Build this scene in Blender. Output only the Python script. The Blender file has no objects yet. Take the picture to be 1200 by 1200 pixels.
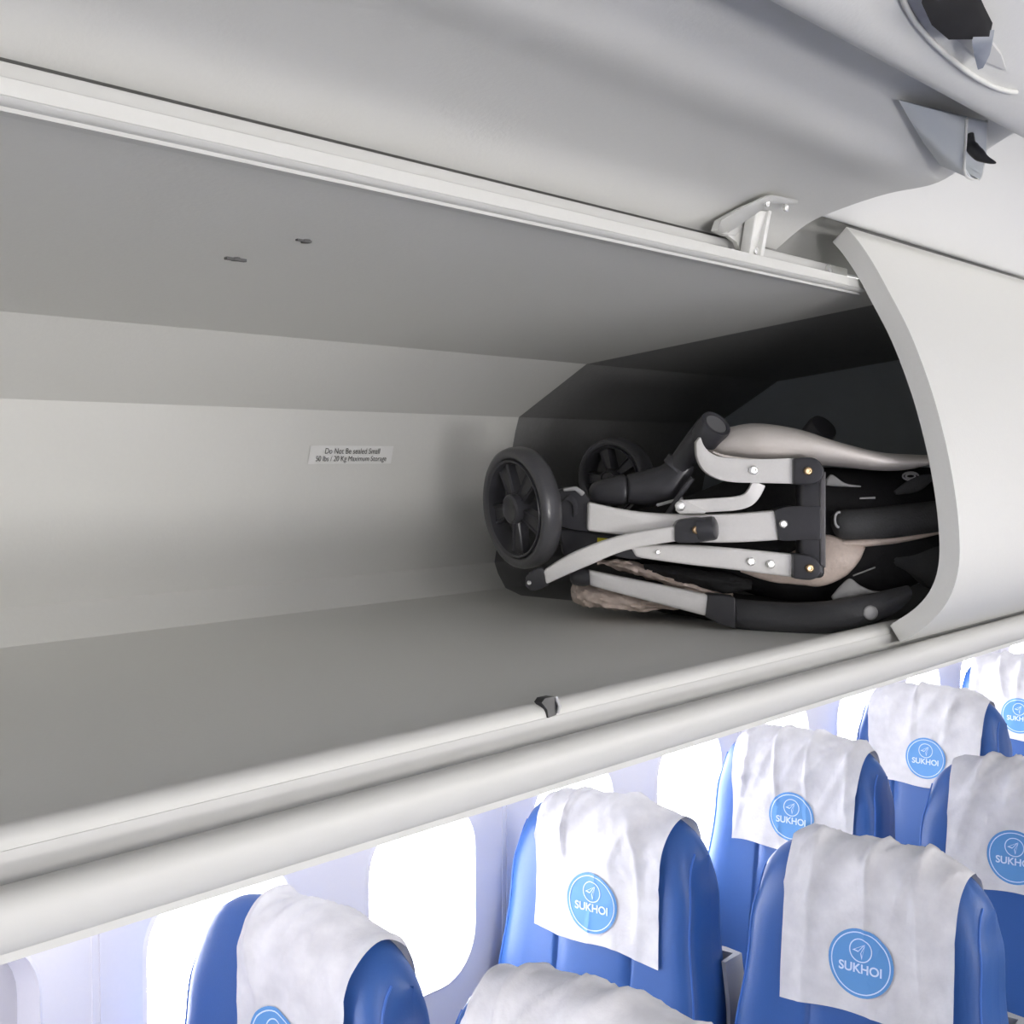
import bpy, bmesh, math, random
from mathutils import Vector, Matrix, noise
PI = math.pi
S = bpy.context.scene
COL = S.collection

# ------------------------------------------------------------------ camera
EYE = Vector((0, 0, 1.85)); F = 1600.0
YAW, PITCH = math.radians(38.8), math.radians(2.326)
fwd = Vector((math.cos(YAW)*math.cos(PITCH), math.sin(YAW)*math.cos(PITCH), -math.sin(PITCH)))
right = Vector((math.sin(YAW), -math.cos(YAW), 0)); up = right.cross(fwd)
cd = bpy.data.cameras.new('camera'); cam = bpy.data.objects.new('camera', cd); COL.objects.link(cam)
cd.sensor_width = 36; cd.lens = 36*F/1200; cd.clip_start = .02
M3 = Matrix((right, up, -fwd)).transposed()
cam.matrix_world = Matrix.Translation(EYE) @ M3.to_4x4()
S.camera = cam
# ------------------------------------------------------------------ light
S.view_settings.view_transform = 'Standard'; S.view_settings.look = 'None'
S.view_settings.exposure = 0.0; S.view_settings.gamma = 1
S.view_settings.use_curve_mapping = False
W = bpy.data.worlds.new('daylight'); S.world = W; W.use_nodes = True
W.node_tree.nodes['Background'].inputs[0].default_value = (1, .99, 1, 1)
W.node_tree.nodes['Background'].inputs[1].default_value = 14.0
def area(name, loc, target, sx, sy, power, colr=(1, 1, 1)):
    l = bpy.data.lights.new(name, 'AREA'); l.shape = 'RECTANGLE'; l.size = sx; l.size_y = sy
    l.energy = power; l.color = colr
    o = bpy.data.objects.new(name, l); COL.objects.link(o); o.location = loc
    d = (Vector(target)-Vector(loc)).normalized()
    x = Vector((1, 0, 0)); z = -d; y = z.cross(x).normalized(); x = y.cross(z).normalized()
    o.matrix_world = Matrix.Translation(Vector(loc)) @ Matrix((x, y, z)).transposed().to_4x4()
    return o
# added lamps across the aisle, out of view: bin fall-off, then front fill
area('bin_fill_light', (3.1, -1.9, 2.0), (1.5, 1.0, 1.86), 2.0, .35, 38, (1, .965, .90))
area('bin_fill_light', (.4, -1.5, 1.97), (.9, 1.0, 1.86), 1.2, .30, 10, (1, .965, .90))
area('bin_uplight_fill', (-.1, -2.1, 1.2), (.7, .9, 1.98), 2.2, .30, 58, (1, .98, .95))  # added up-light for the bin ceiling and raised door, no window there
area('wall_fill_light', (2.6, 1.45, 1.50), (2.6, 1.75, 1.1), 6.5, .06, 7, (.95, .95, 1))  # added lamp hidden under the bin to brighten the side wall

# ------------------------------------------------------------------ pixel helpers (1200 x 1200 frame -> world point at a real distance)
def ray(px, py): return fwd + right*((px-600)/F) + up*((600-py)/F)
def at_d(px, py, d): return EYE + ray(px, py)*d
def at_X(px, py, X): r = ray(px, py); return EYE + r*(X/r.x)
def at_Y(px, py, Y): r = ray(px, py); return EYE + r*(Y/r.y)
def at_Z(px, py, h): r = ray(px, py); return EYE + r*(h/r.z)

# ------------------------------------------------------------------ materials
def mat(name, col, rough=.5, metal=0.0, bump=0.0, scale=40, spec=.5, var=0.0, sub=0.0, coat=0.0):
    m = bpy.data.materials.new(name); m.use_nodes = True
    nt = m.node_tree; b = nt.nodes['Principled BSDF']
    b.inputs['Base Color'].default_value = (*col, 1); b.inputs['Roughness'].default_value = rough
    b.inputs['Metallic'].default_value = metal; b.inputs['Specular IOR Level'].default_value = spec
    b.inputs['Coat Weight'].default_value = coat
    tc = nt.nodes.new('ShaderNodeTexCoord')
    n = nt.nodes.new('ShaderNodeTexNoise'); n.inputs['Scale'].default_value = scale; n.inputs['Detail'].default_value = 4
    nt.links.new(tc.outputs['Object'], n.inputs['Vector'])
    if var:
        mx = nt.nodes.new('ShaderNodeMix'); mx.data_type = 'RGBA'
        mx.inputs[6].default_value = (*[c*(1-var) for c in col], 1); mx.inputs[7].default_value = (*[min(1, c*(1+var)) for c in col], 1)
        nt.links.new(n.outputs['Fac'], mx.inputs[0]); nt.links.new(mx.outputs[2], b.inputs['Base Color'])
    if bump:
        bp = nt.nodes.new('ShaderNodeBump'); bp.inputs['Strength'].default_value = bump; bp.inputs['Distance'].default_value = .002
        nt.links.new(n.outputs['Fac'], bp.inputs['Height']); nt.links.new(bp.outputs[0], b.inputs['Normal'])
    if sub:
        b.inputs['Transmission Weight'].default_value = 0
    return m
PLASTIC = mat('bin_plastic', (.66, .66, .635), .45, bump=.08, scale=260, var=.02)
LINING = mat('bin_lining', (.64, .64, .615), .55, bump=.1, scale=200, var=.02)
SHADELIN = mat('painted_shade_lining', (.21, .21, .21), .6, bump=.1, scale=150, var=.1)  # shade inside the compartment, put into the lining colour
SLATE = mat('slate_end_panel', (.40, .44, .47), .5, bump=.1, scale=120)
TRIM = mat('cream_trim', (.69, .69, .665), .42)
SILL = mat('sill_plastic', (.57, .57, .55), .45)
FASCIA = mat('grey_fascia', (.54, .54, .53), .5)
GREYBLUE = mat('latch_grey', (.50, .53, .55), .4)
BLACK = mat('black_latch', (.02, .02, .024), .4)
WALLM = mat('sidewall_panel', (.82, .81, .88), .5, bump=.05, scale=200, var=.015)
CEILM = mat('ceiling_panel', (.80, .80, .78), .5, bump=.04, scale=200)
CARPET = mat('carpet', (.06, .08, .14), .95, bump=.6, scale=500, var=.3)
SHADE = mat('window_shade', (.52, .51, .56), .6)
BLUE = mat('blue_leather', (.026, .098, .33), .42, bump=.12, scale=350, var=.06)
BLUEP = mat('blue_piping', (.05, .15, .50), .4)
SHELL = mat('seat_shell', (.42, .42, .43), .45)
SILVER = mat('brushed_aluminium', (.93, .915, .91), .42, metal=.12, bump=.05, scale=300, var=.04)
BPLAST = mat('black_plastic', (.052, .052, .06), .30, bump=.06, scale=400)
RUBBER = mat('black_tyre', (.07, .07, .077), .30, bump=.1, scale=200, coat=.2)
FOAM = mat('foam_grip', (.06, .061, .067), .6, bump=.3, scale=600)
BFAB = mat('black_fabric', (.012, .012, .014), .8, bump=.4, scale=500)
GFAB = mat('charcoal_fabric', (.06, .061, .064), .75, bump=.4, scale=400, var=.15)
BEIGE = mat('beige_canopy', (.93, .87, .83), .28, bump=.15, scale=300, var=.03)
BEIGEF = mat('beige_fabric', (.74, .62, .55), .5, bump=.4, scale=220, var=.14)
GREYFAB = mat('grey_fabric', (.36, .36, .36), .7, bump=.3, scale=300)
RIVET = mat('rivet_steel', (.82, .82, .80), .25, metal=.6)
BRASS = mat('brass_screw', (.48, .34, .20), .3, metal=.9)
YELLOW = mat('yellow_label', (.75, .68, .04), .5)
EMB = mat('emblem_blue', (.10, .29, .62), .6)
EMBW = mat('emblem_white', (.62, .74, .93), .6)
INK = mat('placard_ink', (.05, .05, .05), .6)
PLAC = mat('placard_film', (.74, .74, .73), .4)
SEAM = mat('dark_gap', (.10, .10, .10), .7)
# thin paper headrest cloth: partly translucent
CLOTH = bpy.data.materials.new('paper_headrest_cloth'); CLOTH.use_nodes = True
nt = CLOTH.node_tree; pb = nt.nodes['Principled BSDF']; out = nt.nodes['Material Output']
pb.inputs['Base Color'].default_value = (.80, .79, .80, 1); pb.inputs['Roughness'].default_value = .8
tr = nt.nodes.new('ShaderNodeBsdfTranslucent'); tr.inputs[0].default_value = (.82, .82, .85, 1)
mx = nt.nodes.new('ShaderNodeMixShader'); mx.inputs[0].default_value = .12
nz = nt.nodes.new('ShaderNodeTexNoise'); nz.inputs['Scale'].default_value = 90; nz.inputs['Detail'].default_value = 5
tcn = nt.nodes.new('ShaderNodeTexCoord'); nt.links.new(tcn.outputs['Object'], nz.inputs['Vector'])
bp = nt.nodes.new('ShaderNodeBump'); bp.inputs['Strength'].default_value = .25; bp.inputs['Distance'].default_value = .004
nt.links.new(nz.outputs['Fac'], bp.inputs['Height']); nt.links.new(bp.outputs[0], pb.inputs['Normal'])
n2 = nt.nodes.new('ShaderNodeTexNoise'); n2.inputs['Scale'].default_value = 22; n2.inputs['Detail'].default_value = 6
nt.links.new(tcn.outputs['Object'], n2.inputs['Vector'])
cm = nt.nodes.new('ShaderNodeMix'); cm.data_type = 'RGBA'; cm.inputs[6].default_value = (.50, .49, .51, 1); cm.inputs[7].default_value = (.95, .94, .95, 1)
nt.links.new(n2.outputs['Fac'], cm.inputs[0]); nt.links.new(cm.outputs[2], pb.inputs['Base Color'])
nt.links.new(pb.outputs[0], mx.inputs[1]); nt.links.new(tr.outputs[0], mx.inputs[2]); nt.links.new(mx.outputs[0], out.inputs[0])
GLASS = bpy.data.materials.new('window_glass'); GLASS.use_nodes = True
nt = GLASS.node_tree; nt.nodes.remove(nt.nodes['Principled BSDF'])
t_ = nt.nodes.new('ShaderNodeBsdfTransparent'); t_.inputs[0].default_value = (.97, .98, 1, 1)
g_ = nt.nodes.new('ShaderNodeBsdfGlossy'); g_.inputs['Roughness'].default_value = .05
m_ = nt.nodes.new('ShaderNodeMixShader'); m_.inputs[0].default_value = .06
nt.links.new(t_.outputs[0], m_.inputs[1]); nt.links.new(g_.outputs[0], m_.inputs[2]); nt.links.new(m_.outputs[0], nt.nodes['Material Output'].inputs[0])

# ------------------------------------------------------------------ object helpers
def tag(o, label=None, cat=None, group=None, kind=None):
    if label: o['label'] = label
    if cat: o['category'] = cat
    if group: o['group'] = group
    if kind: o['kind'] = kind
    return o
def empty(name, loc=(0, 0, 0)):
    o = bpy.data.objects.new(name, None); COL.objects.link(o); o.location = loc; o.empty_display_size = .05
    return o
def link(name, bm, m, parent=None, smooth=True, sharp=40, loc=None):
    """geometry in bm is in world coordinates; the object keeps its parent's origin"""
    bmesh.ops.recalc_face_normals(bm, faces=bm.faces)
    me = bpy.data.meshes.new(name); bm.to_mesh(me); bm.free()
    for x in (m if isinstance(m, (list, tuple)) else [m]): me.materials.append(x)
    o = bpy.data.objects.new(name, me); COL.objects.link(o)
    if smooth:
        me.shade_smooth(); me.set_sharp_from_angle(angle=math.radians(sharp))
    p, off = parent, Vector()
    while p: off = off + p.location; p = p.parent
    if parent:
        o.parent = parent
        me.transform(Matrix.Translation(-off))
    elif loc is not None:
        me.transform(Matrix.Translation(-Vector(loc))); o.location = loc
    return o
def catmull(pts, n=6, closed=False):
    P = [Vector(p) for p in pts]; out = []
    N = len(P); rng = range(N) if closed else range(N-1)
    for i in rng:
        if closed: a, b, c, d = P[i-1], P[i], P[(i+1) % N], P[(i+2) % N]
        else: a, b, c, d = P[max(i-1, 0)], P[i], P[i+1], P[min(i+2, N-1)]
        for k in range(n):
            t = k/n
            out.append(.5*((2*b)+(c-a)*t+(2*a-5*b+4*c-d)*t*t+(3*b-a-3*c+d)*t**3))
    if not closed: out.append(P[-1])
    return out
def extrude_x(bm, prof, x0, x1, closed=False, nx=1):
    """prof: list of (y, h) below/above the eye"""
    rows = []
    for i in range(nx+1):
        x = x0+(x1-x0)*i/nx
        rows.append([bm.verts.new((x, p[0], EYE.z+p[1])) for p in prof])
    n = len(prof)
    for i in range(nx):
        for k in range(n if closed else n-1):
            bm.faces.new((rows[i][k], rows[i][(k+1) % n], rows[i+1][(k+1) % n], rows[i+1][k]))
    if closed:
        bm.faces.new(rows[0]); bm.faces.new(rows[-1][::-1])
    return rows
def thick(prof, t):
    """closed ring from an open 2-D profile offset by t to its left side"""
    P = [Vector(p) for p in prof]; off = []
    for i, p in enumerate(P):
        d = (P[min(i+1, len(P)-1)]-P[max(i-1, 0)]).normalized()
        off.append(p+Vector((-d.y, d.x))*t)
    return P+off[::-1]
def box(bm, a, b):
    a, b = Vector(a), Vector(b)
    r = bmesh.ops.create_cube(bm, size=1)
    bmesh.ops.transform(bm, matrix=Matrix.Translation((a+b)/2) @ Matrix.Diagonal((*(b-a), 1)), verts=r['verts'])
    return r['verts']
def bevel(bm, w, seg=2, ang=30):
    es = [e for e in bm.edges if len(e.link_faces) == 2 and e.calc_face_angle(0) > math.radians(ang)]
    bmesh.ops.bevel(bm, geom=es, offset=w, segments=seg, affect='EDGES', profile=.5, clamp_overlap=True)
def tube(bm, pts, radii, n=16, cap=True, squash=1.0, ref=None):
    P = [Vector(p) for p in pts]; rings = []
    if not isinstance(radii, (list, tuple)): radii = [radii]*len(P)
    for i, p in enumerate(P):
        d = (P[min(i+1, len(P)-1)]-P[max(i-1, 0)]).normalized()
        a = (ref or fwd).cross(d).normalized(); b = d.cross(a).normalized()
        rings.append([bm.verts.new(p+radii[i]*(a*math.cos(2*PI*k/n)+b*math.sin(2*PI*k/n)*squash)) for k in range(n)])
    for i in range(len(P)-1):
        for k in range(n): bm.faces.new((rings[i][k], rings[i][(k+1) % n], rings[i+1][(k+1) % n], rings[i+1][k]))
    if cap: bm.faces.new(rings[0][::-1]); bm.faces.new(rings[-1])
    return rings
def frame_of(ax):
    ax = Vector(ax).normalized(); a = ax.orthogonal().normalized()
    return ax, a, ax.cross(a)
def lathe(bm, c, ax, prof, n=32, basis=None):
    """prof: (distance along axis, radius)"""
    ax, a, b = basis or frame_of(ax); c = Vector(c); rings = []
    for (z, r) in prof:
        if r < 1e-6: rings.append([bm.verts.new(c+ax*z)])
        else: rings.append([bm.verts.new(c+ax*z+r*(a*math.cos(2*PI*k/n)+b*math.sin(2*PI*k/n))) for k in range(n)])
    for i in range(len(prof)-1):
        A, B = rings[i], rings[i+1]
        for k in range(n):
            k2 = (k+1) % n
            if len(A) == 1 and len(B) > 1: bm.faces.new((A[0], B[k2], B[k]))
            elif len(B) == 1 and len(A) > 1: bm.faces.new((A[k], A[k2], B[0]))
            elif len(A) > 1: bm.faces.new((A[k], A[k2], B[k2], B[k]))
def text_mesh(s, size, off=0):
    c = bpy.data.curves.new('lettering', 'FONT'); c.body = s; c.offset = off; c.size = size; c.align_x = 'CENTER'; c.align_y = 'CENTER'
    o = bpy.data.objects.new('lettering', c); COL.objects.link(o)
    dg = bpy.context.evaluated_depsgraph_get(); me = bpy.data.meshes.new_from_object(o.evaluated_get(dg))
    bpy.data.objects.remove(o); bpy.data.curves.remove(c)
    return me

# ================================================================== THE SETTING
XE, XD = 1.55, 1.44           # where the open compartment ends; where the raised door ends
X0, X1 = -.9, 6.2            # cabin ends that could be seen
YW = 1.75                    # side wall
WX = [1.42+.485*k for k in range(-1, 9)]
WZ, WH, WW = .995, .178, .150   # window centre height, half sizes
def rrect(cx, cz, hw, hh, r, n=8):
    pts = []
    for (sx, sz, a0) in ((1, 1, 0), (-1, 1, 90), (-1, -1, 180), (1, -1, 270)):
        for k in range(n+1):
            a = math.radians(a0+90*k/n); pts.append((cx+sx*(hw-r)+r*math.cos(a), cz+sz*(hh-r)+r*math.sin(a)))
    return pts
# side wall with window openings: per-window strip, an opening ring bridged to a rectangle
bm = bmesh.new()
def wall_y(z): return YW - max(0, z-1.30)**2*1.1 - max(0, .75-z)**2*.10
def wv(x, z, dy=0): return bm.verts.new((x, wall_y(z)+dy, z))
for i, cx in enumerate(WX):
    xa = cx-.2425 if i else X0; xb = cx+.2425 if i < len(WX)-1 else X1
    N = 36; ring = rrect(cx, WZ, WW, WH, .10)
    inn = [wv(x, z) for x, z in ring]
    # outer ring on the rectangle xa..xb, z .70..1.28, by angle
    outv = []
    for x, z in ring:
        dx, dz = x-cx, z-WZ
        s = min((((xb-cx) if dx > 0 else (cx-xa))/abs(dx)) if abs(dx) > 1e-6 else 9, .285/abs(dz) if abs(dz) > 1e-6 else 9)
        outv.append((cx+dx*s, WZ+dz*s))
    mid = [wv(cx+(x-cx)*1.12, WZ+(z-WZ)*1.08) for x, z in ring]
    ov = [wv(x, z) for x, z in outv]
    rev = [bm.verts.new((cx+(x-cx)*.9, YW+.055, WZ+(z-WZ)*.93)) for x, z in ring]
    n = len(ring)
    for k in range(n):
        k2 = (k+1) % n
        bm.faces.new((inn[k], inn[k2], mid[k2], mid[k])); bm.faces.new((mid[k], mid[k2], ov[k2], ov[k]))
        bm.faces.new((inn[k2], inn[k], rev[k], rev[k2]))
    zc = [1.28, 1.35, 1.42, 1.50, 1.58, 1.66]
    for a, b in ((.70, WZ-.285),): pass
    for grid in ([1.28+.06*k for k in range(9)], [.0, .2, .4, .55, .71]):
        for a, b in zip(grid, grid[1:]):
            bm.faces.new((wv(xa, a), wv(xb, a), wv(xb, b), wv(xa, b)))
bmesh.ops.remove_doubles(bm, verts=bm.verts, dist=.0008)
tag(link('wall_left', bm, WALLM, sharp=35), kind='structure')
for i, x in enumerate([WX[0]+.2425+.97*k for k in range(5)]):
    bm = bmesh.new()
    for dx, dp, w in ((0, .002, .004), (.012, .003, .003)):
        rows = []
        for k in range(30):
            z = .0+1.74*k/29
            rows.append([bm.verts.new((x+dx+s*w, wall_y(z)-dp, z)) for s in (-1, 1)]+[bm.verts.new((x+dx+s*w, wall_y(z)+.003, z)) for s in (1, -1)])
        for a, b in zip(rows, rows[1:]):
            for q in range(4): bm.faces.new((a[q], a[(q+1) % 4], b[(q+1) % 4], b[q]))
        bm.faces.new(rows[0][::-1]); bm.faces.new(rows[-1])
    tag(link('trim_%d' % (i+1), bm, WALLM), kind='structure')
for i, cx in enumerate(WX):
    bm = bmesh.new()
    o_, i_ = rrect(cx, WZ, WW*1.0, WH, .10), rrect(cx, WZ, WW*.88, WH*.92, .09)
    A = [bm.verts.new((x, YW-.004, z)) for x, z in o_]; B = [bm.verts.new((x, YW+.05, z)) for x, z in i_]
    A2 = [bm.verts.new((cx+(x-cx)*1.05, YW+.001, WZ+(z-WZ)*1.04)) for x, z in o_]
    B2 = [bm.verts.new((x, YW+.06, z)) for x, z in i_]
    n = len(A)
    for k in range(n):
        k2 = (k+1) % n
        for P_, Q_ in ((A2, A), (A, B), (B, B2)): bm.faces.new((P_[k], P_[k2], Q_[k2], Q_[k]))
    w = link('window_%d' % (i+1), bm, WALLM); tag(w, kind='structure')
    bm = bmesh.new(); bm.faces.new([bm.verts.new((x, YW+.052, z)) for x, z in i_])
    link('pane', bm, GLASS, w, smooth=False)
    if i == 0:
        bm = bmesh.new(); f = bm.faces.new([bm.verts.new((x, YW+.035, z)) for x, z in rrect(cx, WZ, WW*.93, WH*.95, .09)])
        r = bmesh.ops.extrude_face_region(bm, geom=[f]); bmesh.ops.translate(bm, vec=(0, .004, 0), verts=[v for v in r['geom'] if isinstance(v, bmesh.types.BMVert)])
        link('window_shade', bm, SHADE, w, smooth=False)
# ceiling with the cove over the bins
bm = bmesh.new()
cove = catmull([(1.8, .31), (.80, .312), (.762, .314), (.748, .304), (.738, .288), (.7295, .2835), (.712, .294), (.66, .335), (.60, .372), (.5, .402), (.36, .42), (-.2, .425), (-2.2, .425)], 5)
extrude_x(bm, thick([(p[0], p[1]) for p in cove], -.02), X0, X1, closed=True)
tag(link('ceiling', bm, CEILM), kind='structure')
bm = bmesh.new(); box(bm, (X0, -2.2, -.06), (X1, YW+.02, 0)); tag(link('floor', bm, CARPET), kind='structure')
bm = bmesh.new(); box(bm, (X0, -2.26, 0), (X1, -2.2, 2.275)); tag(link('wall_right', bm, WALLM), kind='structure')
bm = bmesh.new(); box(bm, (X1, -2.2, 0), (X1+.05, YW+.1, 2.275)); tag(link('wall_front', bm, WALLM), kind='structure')
bm = bmesh.new(); box(bm, (X0-.05, -2.2, 0), (X0, YW+.1, 2.275)); tag(link('wall_back', bm, WALLM), kind='structure')

# ================================================================== OVERHEAD BINS
FL = -.222                      # bin floor below the eye
C1, C2, C3 = (1.214, .140), (1.345, .062), (1.395, -.17)
CF = at_X(1005, 338, XE); CF = (CF.y, CF.z-EYE.z)   # front edge of the bin ceiling
ob = empty('overhead_bin', (.35, 1.0, EYE.z+FL-.03))
tag(ob, 'open overhead luggage bin holding the folded stroller, its door raised', 'overhead bin')
cb = empty('overhead_bin', (2.5, 1.0, EYE.z+FL-.03))
tag(cb, 'closed overhead luggage bin with a smooth curved door, beyond the open bin', 'overhead bin')
fl_prof = [(.705, FL), (.9, FL), (1.2, FL), (1.34, FL+.002), (1.372, FL+.012), (1.388, FL+.035), C3]
bk_prof = [C3, (1.372, -.05), (1.352, .04), C2]
ce_prof = [(C1[0], C1[1]), (CF[0]+.02, CF[1]-.002), CF]
def shell(name, prof, x0, x1, m, par, t=.012):
    b = bmesh.new(); extrude_x(b, thick(prof, t), x0, x1, closed=True); return link(name, b, m, par, sharp=30)
LX = -.88; XF = 1.69
shell('bin_floor', fl_prof, LX, XF, LINING, ob, -.012)
bkp = shell('back_panel', bk_prof, LX, XF, LINING, ob, -.012)
shell('sloped_panel', [C2, C1], LX, XF, LINING, ob, -.012)
cp = shell('bin_ceiling', ce_prof, LX, XF, LINING, ob, -.012)
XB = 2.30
shell('compartment_floor', fl_prof, XF, XB, SHADELIN, cb, -.012)  # same lining carried on, with the inner shade in its colour
shell('compartment_back', bk_prof, XF, XB, SHADELIN, cb, -.012)
shell('compartment_slope', [C2, C1], XF, XB, SHADELIN, cb, -.012)
shell('compartment_ceiling', ce_prof, XF, XB, SHADELIN, cb, -.012)
bm = bmesh.new()
ends = [(p[0], p[1]-.01) for p in fl_prof]+[(p[0]+.012, p[1]) for p in bk_prof[1:]]+[(C1[0]+.01, C1[1]+.012), (CF[0], CF[1]+.012)]+[(.66, .15), (.63, 0), (.66, -.15)]
f = bm.faces.new([bm.verts.new((XB, p[0], EYE.z+p[1])) for p in ends])
r = bmesh.ops.extrude_face_region(bm, geom=[f]); bmesh.ops.translate(bm, vec=(.015, 0, 0), verts=[v for v in r['geom'] if isinstance(v, bmesh.types.BMVert)])
link('end_panel', bm, SLATE, cb, smooth=False)
bm = bmesh.new()
f = bm.faces.new([bm.verts.new((LX, p[0], EYE.z+p[1])) for p in fl_prof+bk_prof[1:]+[C1, CF]])
r = bmesh.ops.extrude_face_region(bm, geom=[f]); bmesh.ops.translate(bm, vec=(-.012, 0, 0), verts=[v for v in r['geom'] if isinstance(v, bmesh.types.BMVert)])
link('end_panel', bm, LINING, ob, smooth=False)
# top rail between the bin ceiling and the hinge gap
HG = (.765, .2408)
bm = bmesh.new()
tr_prof = [(CF[0]+.03, CF[1]-.003), (CF[0]+.004, CF[1]-.003), (CF[0]+.001, CF[1]-.002), (CF[0]-.001, CF[1]+.001), (CF[0]+.018, CF[1]+.0165), (CF[0]+.021, CF[1]+.018), (CF[0]+.032, CF[1]+.0195), (.765, .228)]
extrude_x(bm, thick([(p[0], p[1]) for p in tr_prof], -.010), LX, XE+.02, closed=True)
link('top_rail', bm, SILL, ob)
bm = bmesh.new(); box(bm, (LX, .776, EYE.z+.236), (3.0, .784, EYE.z+.306)); link('bin_top_panel', bm, mat('grey_top_panel', (.26, .26, .25), .6), ob)
bm = bmesh.new(); box(bm, (LX, .757, EYE.z+.226), (XE+.05, .80, EYE.z+.236)); link('hinge_gap', bm, SEAM, ob)
bm = bmesh.new(); box(bm, (LX, .748, EYE.z+.2235), (XE+.05, .762, EYE.z+.2345)); bevel(bm, .002); link('hinge_rail', bm, FASCIA, ob)
# screws on the rail
for px, py in ((972, 315),):
    c = at_Y(px, py, .745); bm = bmesh.new(); lathe(bm, c, (0, -1, .3), [(-.003, .006), (.001, .006), (.002, .003), (.001, .0)], 12); link('rail_screw', bm, RIVET, ob)
# front lip + fascia (a single sill under both bins)
sill = empty('bin_sill', (1.6, .66, EYE.z-.24))
tag(sill, 'long cream sill rail running under the open bin above the seats', 'bin sill')
P = lambda l: [(p[0], p[1]) for p in l]
lip = catmull([(.712, FL-.004), (.703, -.212), (.692, -.2035), (.680, -.2015), (.672, -.206), (.6695, -.214)], 5)
bm = bmesh.new(); extrude_x(bm, P(lip)+[(.678, -.234), (.712, -.234)], LX, 5.2, closed=True); link('upper_lip', bm, SILL, sill)
bm = bmesh.new(); extrude_x(bm, [(.669, -.2125), (.668, -.236), (.675, -.240), (.68, -.2125)], LX, 5.2, closed=True); link('fascia_band', bm, FASCIA, sill)
low = catmull([(.672, -.2375), (.652, -.2325), (.644, -.2295), (.638, -.2303), (.6345, -.2345), (.6345, -.243), (.640, -.2515), (.66, -.2565), (.9, -.277), (1.3, -.300), (1.62, -.33), (1.70, -.40)], 5)
bm = bmesh.new(); extrude_x(bm, thick(P(low), -.006), LX, 5.2, closed=True); link('lower_fascia', bm, SILL, sill)
# latch hole in the lip
cl = at_Y(638, 825, .676)
bm = bmesh.new(); hx = .010
for s in (0,):
    ring = [(-.010, .003), (-.006, -.003), (-.005, -.010), (.006, -.009), (.009, -.005), (.010, .003), (.006, .006), (-.006, .006)]
    A = [bm.verts.new((cl.x+a, .6685 if b < -.001 else .671, cl.z+b)) for a, b in ring]
    f = bm.faces.new(A)
    r = bmesh.ops.extrude_face_region(bm, geom=[f]); bmesh.ops.translate(bm, vec=(0, .008, 0), verts=[v for v in r['geom'] if isinstance(v, bmesh.types.BMVert)])
link('latch_keeper', bm, BLACK, sill)
bm = bmesh.new(); tube(bm, [(cl.x+.008, .6685, cl.z-.008), (cl.x+.010, .668, cl.z-.002), (cl.x+.010, .672, cl.z+.005)], [.0012, .0018, .0015], 10); link('keeper_edge', bm, SHELL, sill)
# closed door of the next bin
dpx = [(975, 283), (988, 298), (1004, 322), (1022, 355), (1045, 400), (1067, 458), (1083, 515), (1094, 570), (1100, 620), (1100, 660), (1091, 690), (1072, 713), (1042, 733)]
dprof = [(v.y, v.z-EYE.z) for v in [at_X(x, y, XE) for x, y in dpx]]
dprof = P(catmull([(*p, 0) for p in dprof], 5))
bm = bmesh.new()
extrude_x(bm, thick(dprof, -.024), XE, 3.0, closed=True)
es = [e for e in bm.edges if all(abs(v.co.x-XE) < 1e-4 for v in e.verts)]
bmesh.ops.bevel(bm, geom=es, offset=.010, segments=4, affect='EDGES', profile=.5, clamp_overlap=True)
link('door', bm, PLASTIC, cb, sharp=50)
# next closed door along the row, beyond the frame
# placard on the back panel
def on_back(u, v):     # u along X (reading direction +X), v up
    c = at_Y(408, 533, 1.367); z = c.z+v
    h = z-EYE.z; pts = bk_prof
    y = 1.36
    for a, b in zip(pts, pts[1:]):
        if a[1] <= h <= b[1]: y = a[0]+(b[0]-a[0])*(h-a[1])/(b[1]-a[1])
    return Vector((c.x+u, y, z))
bm = bmesh.new(); hw, hh = .080, .0125
rows = [[bm.verts.new(on_back(-hw+2*hw*i/8, -hh+2*hh*j/2)+Vector((0, -.0012, 0))) for i in range(9)] for j in range(3)]
for j in range(2):
    for i in range(8): bm.faces.new((rows[j][i], rows[j][i+1], rows[j+1][i+1], rows[j+1][i]))
pl = link('placard', bm, PLAC, bkp, smooth=False); pl['label'] = 'thin placard with two lines of small black print'
bm = bmesh.new()
for s, v0, sz in (('Do Not Be sealed Small', .0048, .0110), ('50 lbs / 20 Kg Maximum Storage', -.0056, .0104)):
    me = text_mesh(s, sz); n0 = len(bm.verts); bm.from_mesh(me); bm.verts.ensure_lookup_table()
    for v in bm.verts[n0:]: v.co = on_back(v.co.x*1.0, v.co.y+v0)+Vector((0, -.0022, 0))
lt = link('lettering', bm, INK, bkp, smooth=False)
# two small marks on the bin ceiling
def on_ceil(px, py):
    r = ray(px, py); a, b = Vector((C1[0], C1[1])), Vector(CF)
    n = Vector((-(b-a).y, (b-a).x)); t = n.dot(a)/(n.x*r.y+n.y*r.z)
    return EYE+r*t
for k, (px, py, w) in enumerate(((276, 303, .011), (358, 282, .010))):
    c = on_ceil(px, py); bm = bmesh.new()
    lathe(bm, c+Vector((0, 0, -.0005)), (0, 0, -1), [(-.004, .0045), (.0015, .004), (.002, .0)], 12)
    if k == 0:
        box(bm, c+Vector((-w, -.002, -.002)), c+Vector((w, .002, .002)))
    else: box(bm, c+Vector((-w, -.0015, -.0012)), c+Vector((w*.6, .0015, .002)))
    link('ceiling_screw', bm, SEAM, ob)

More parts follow.
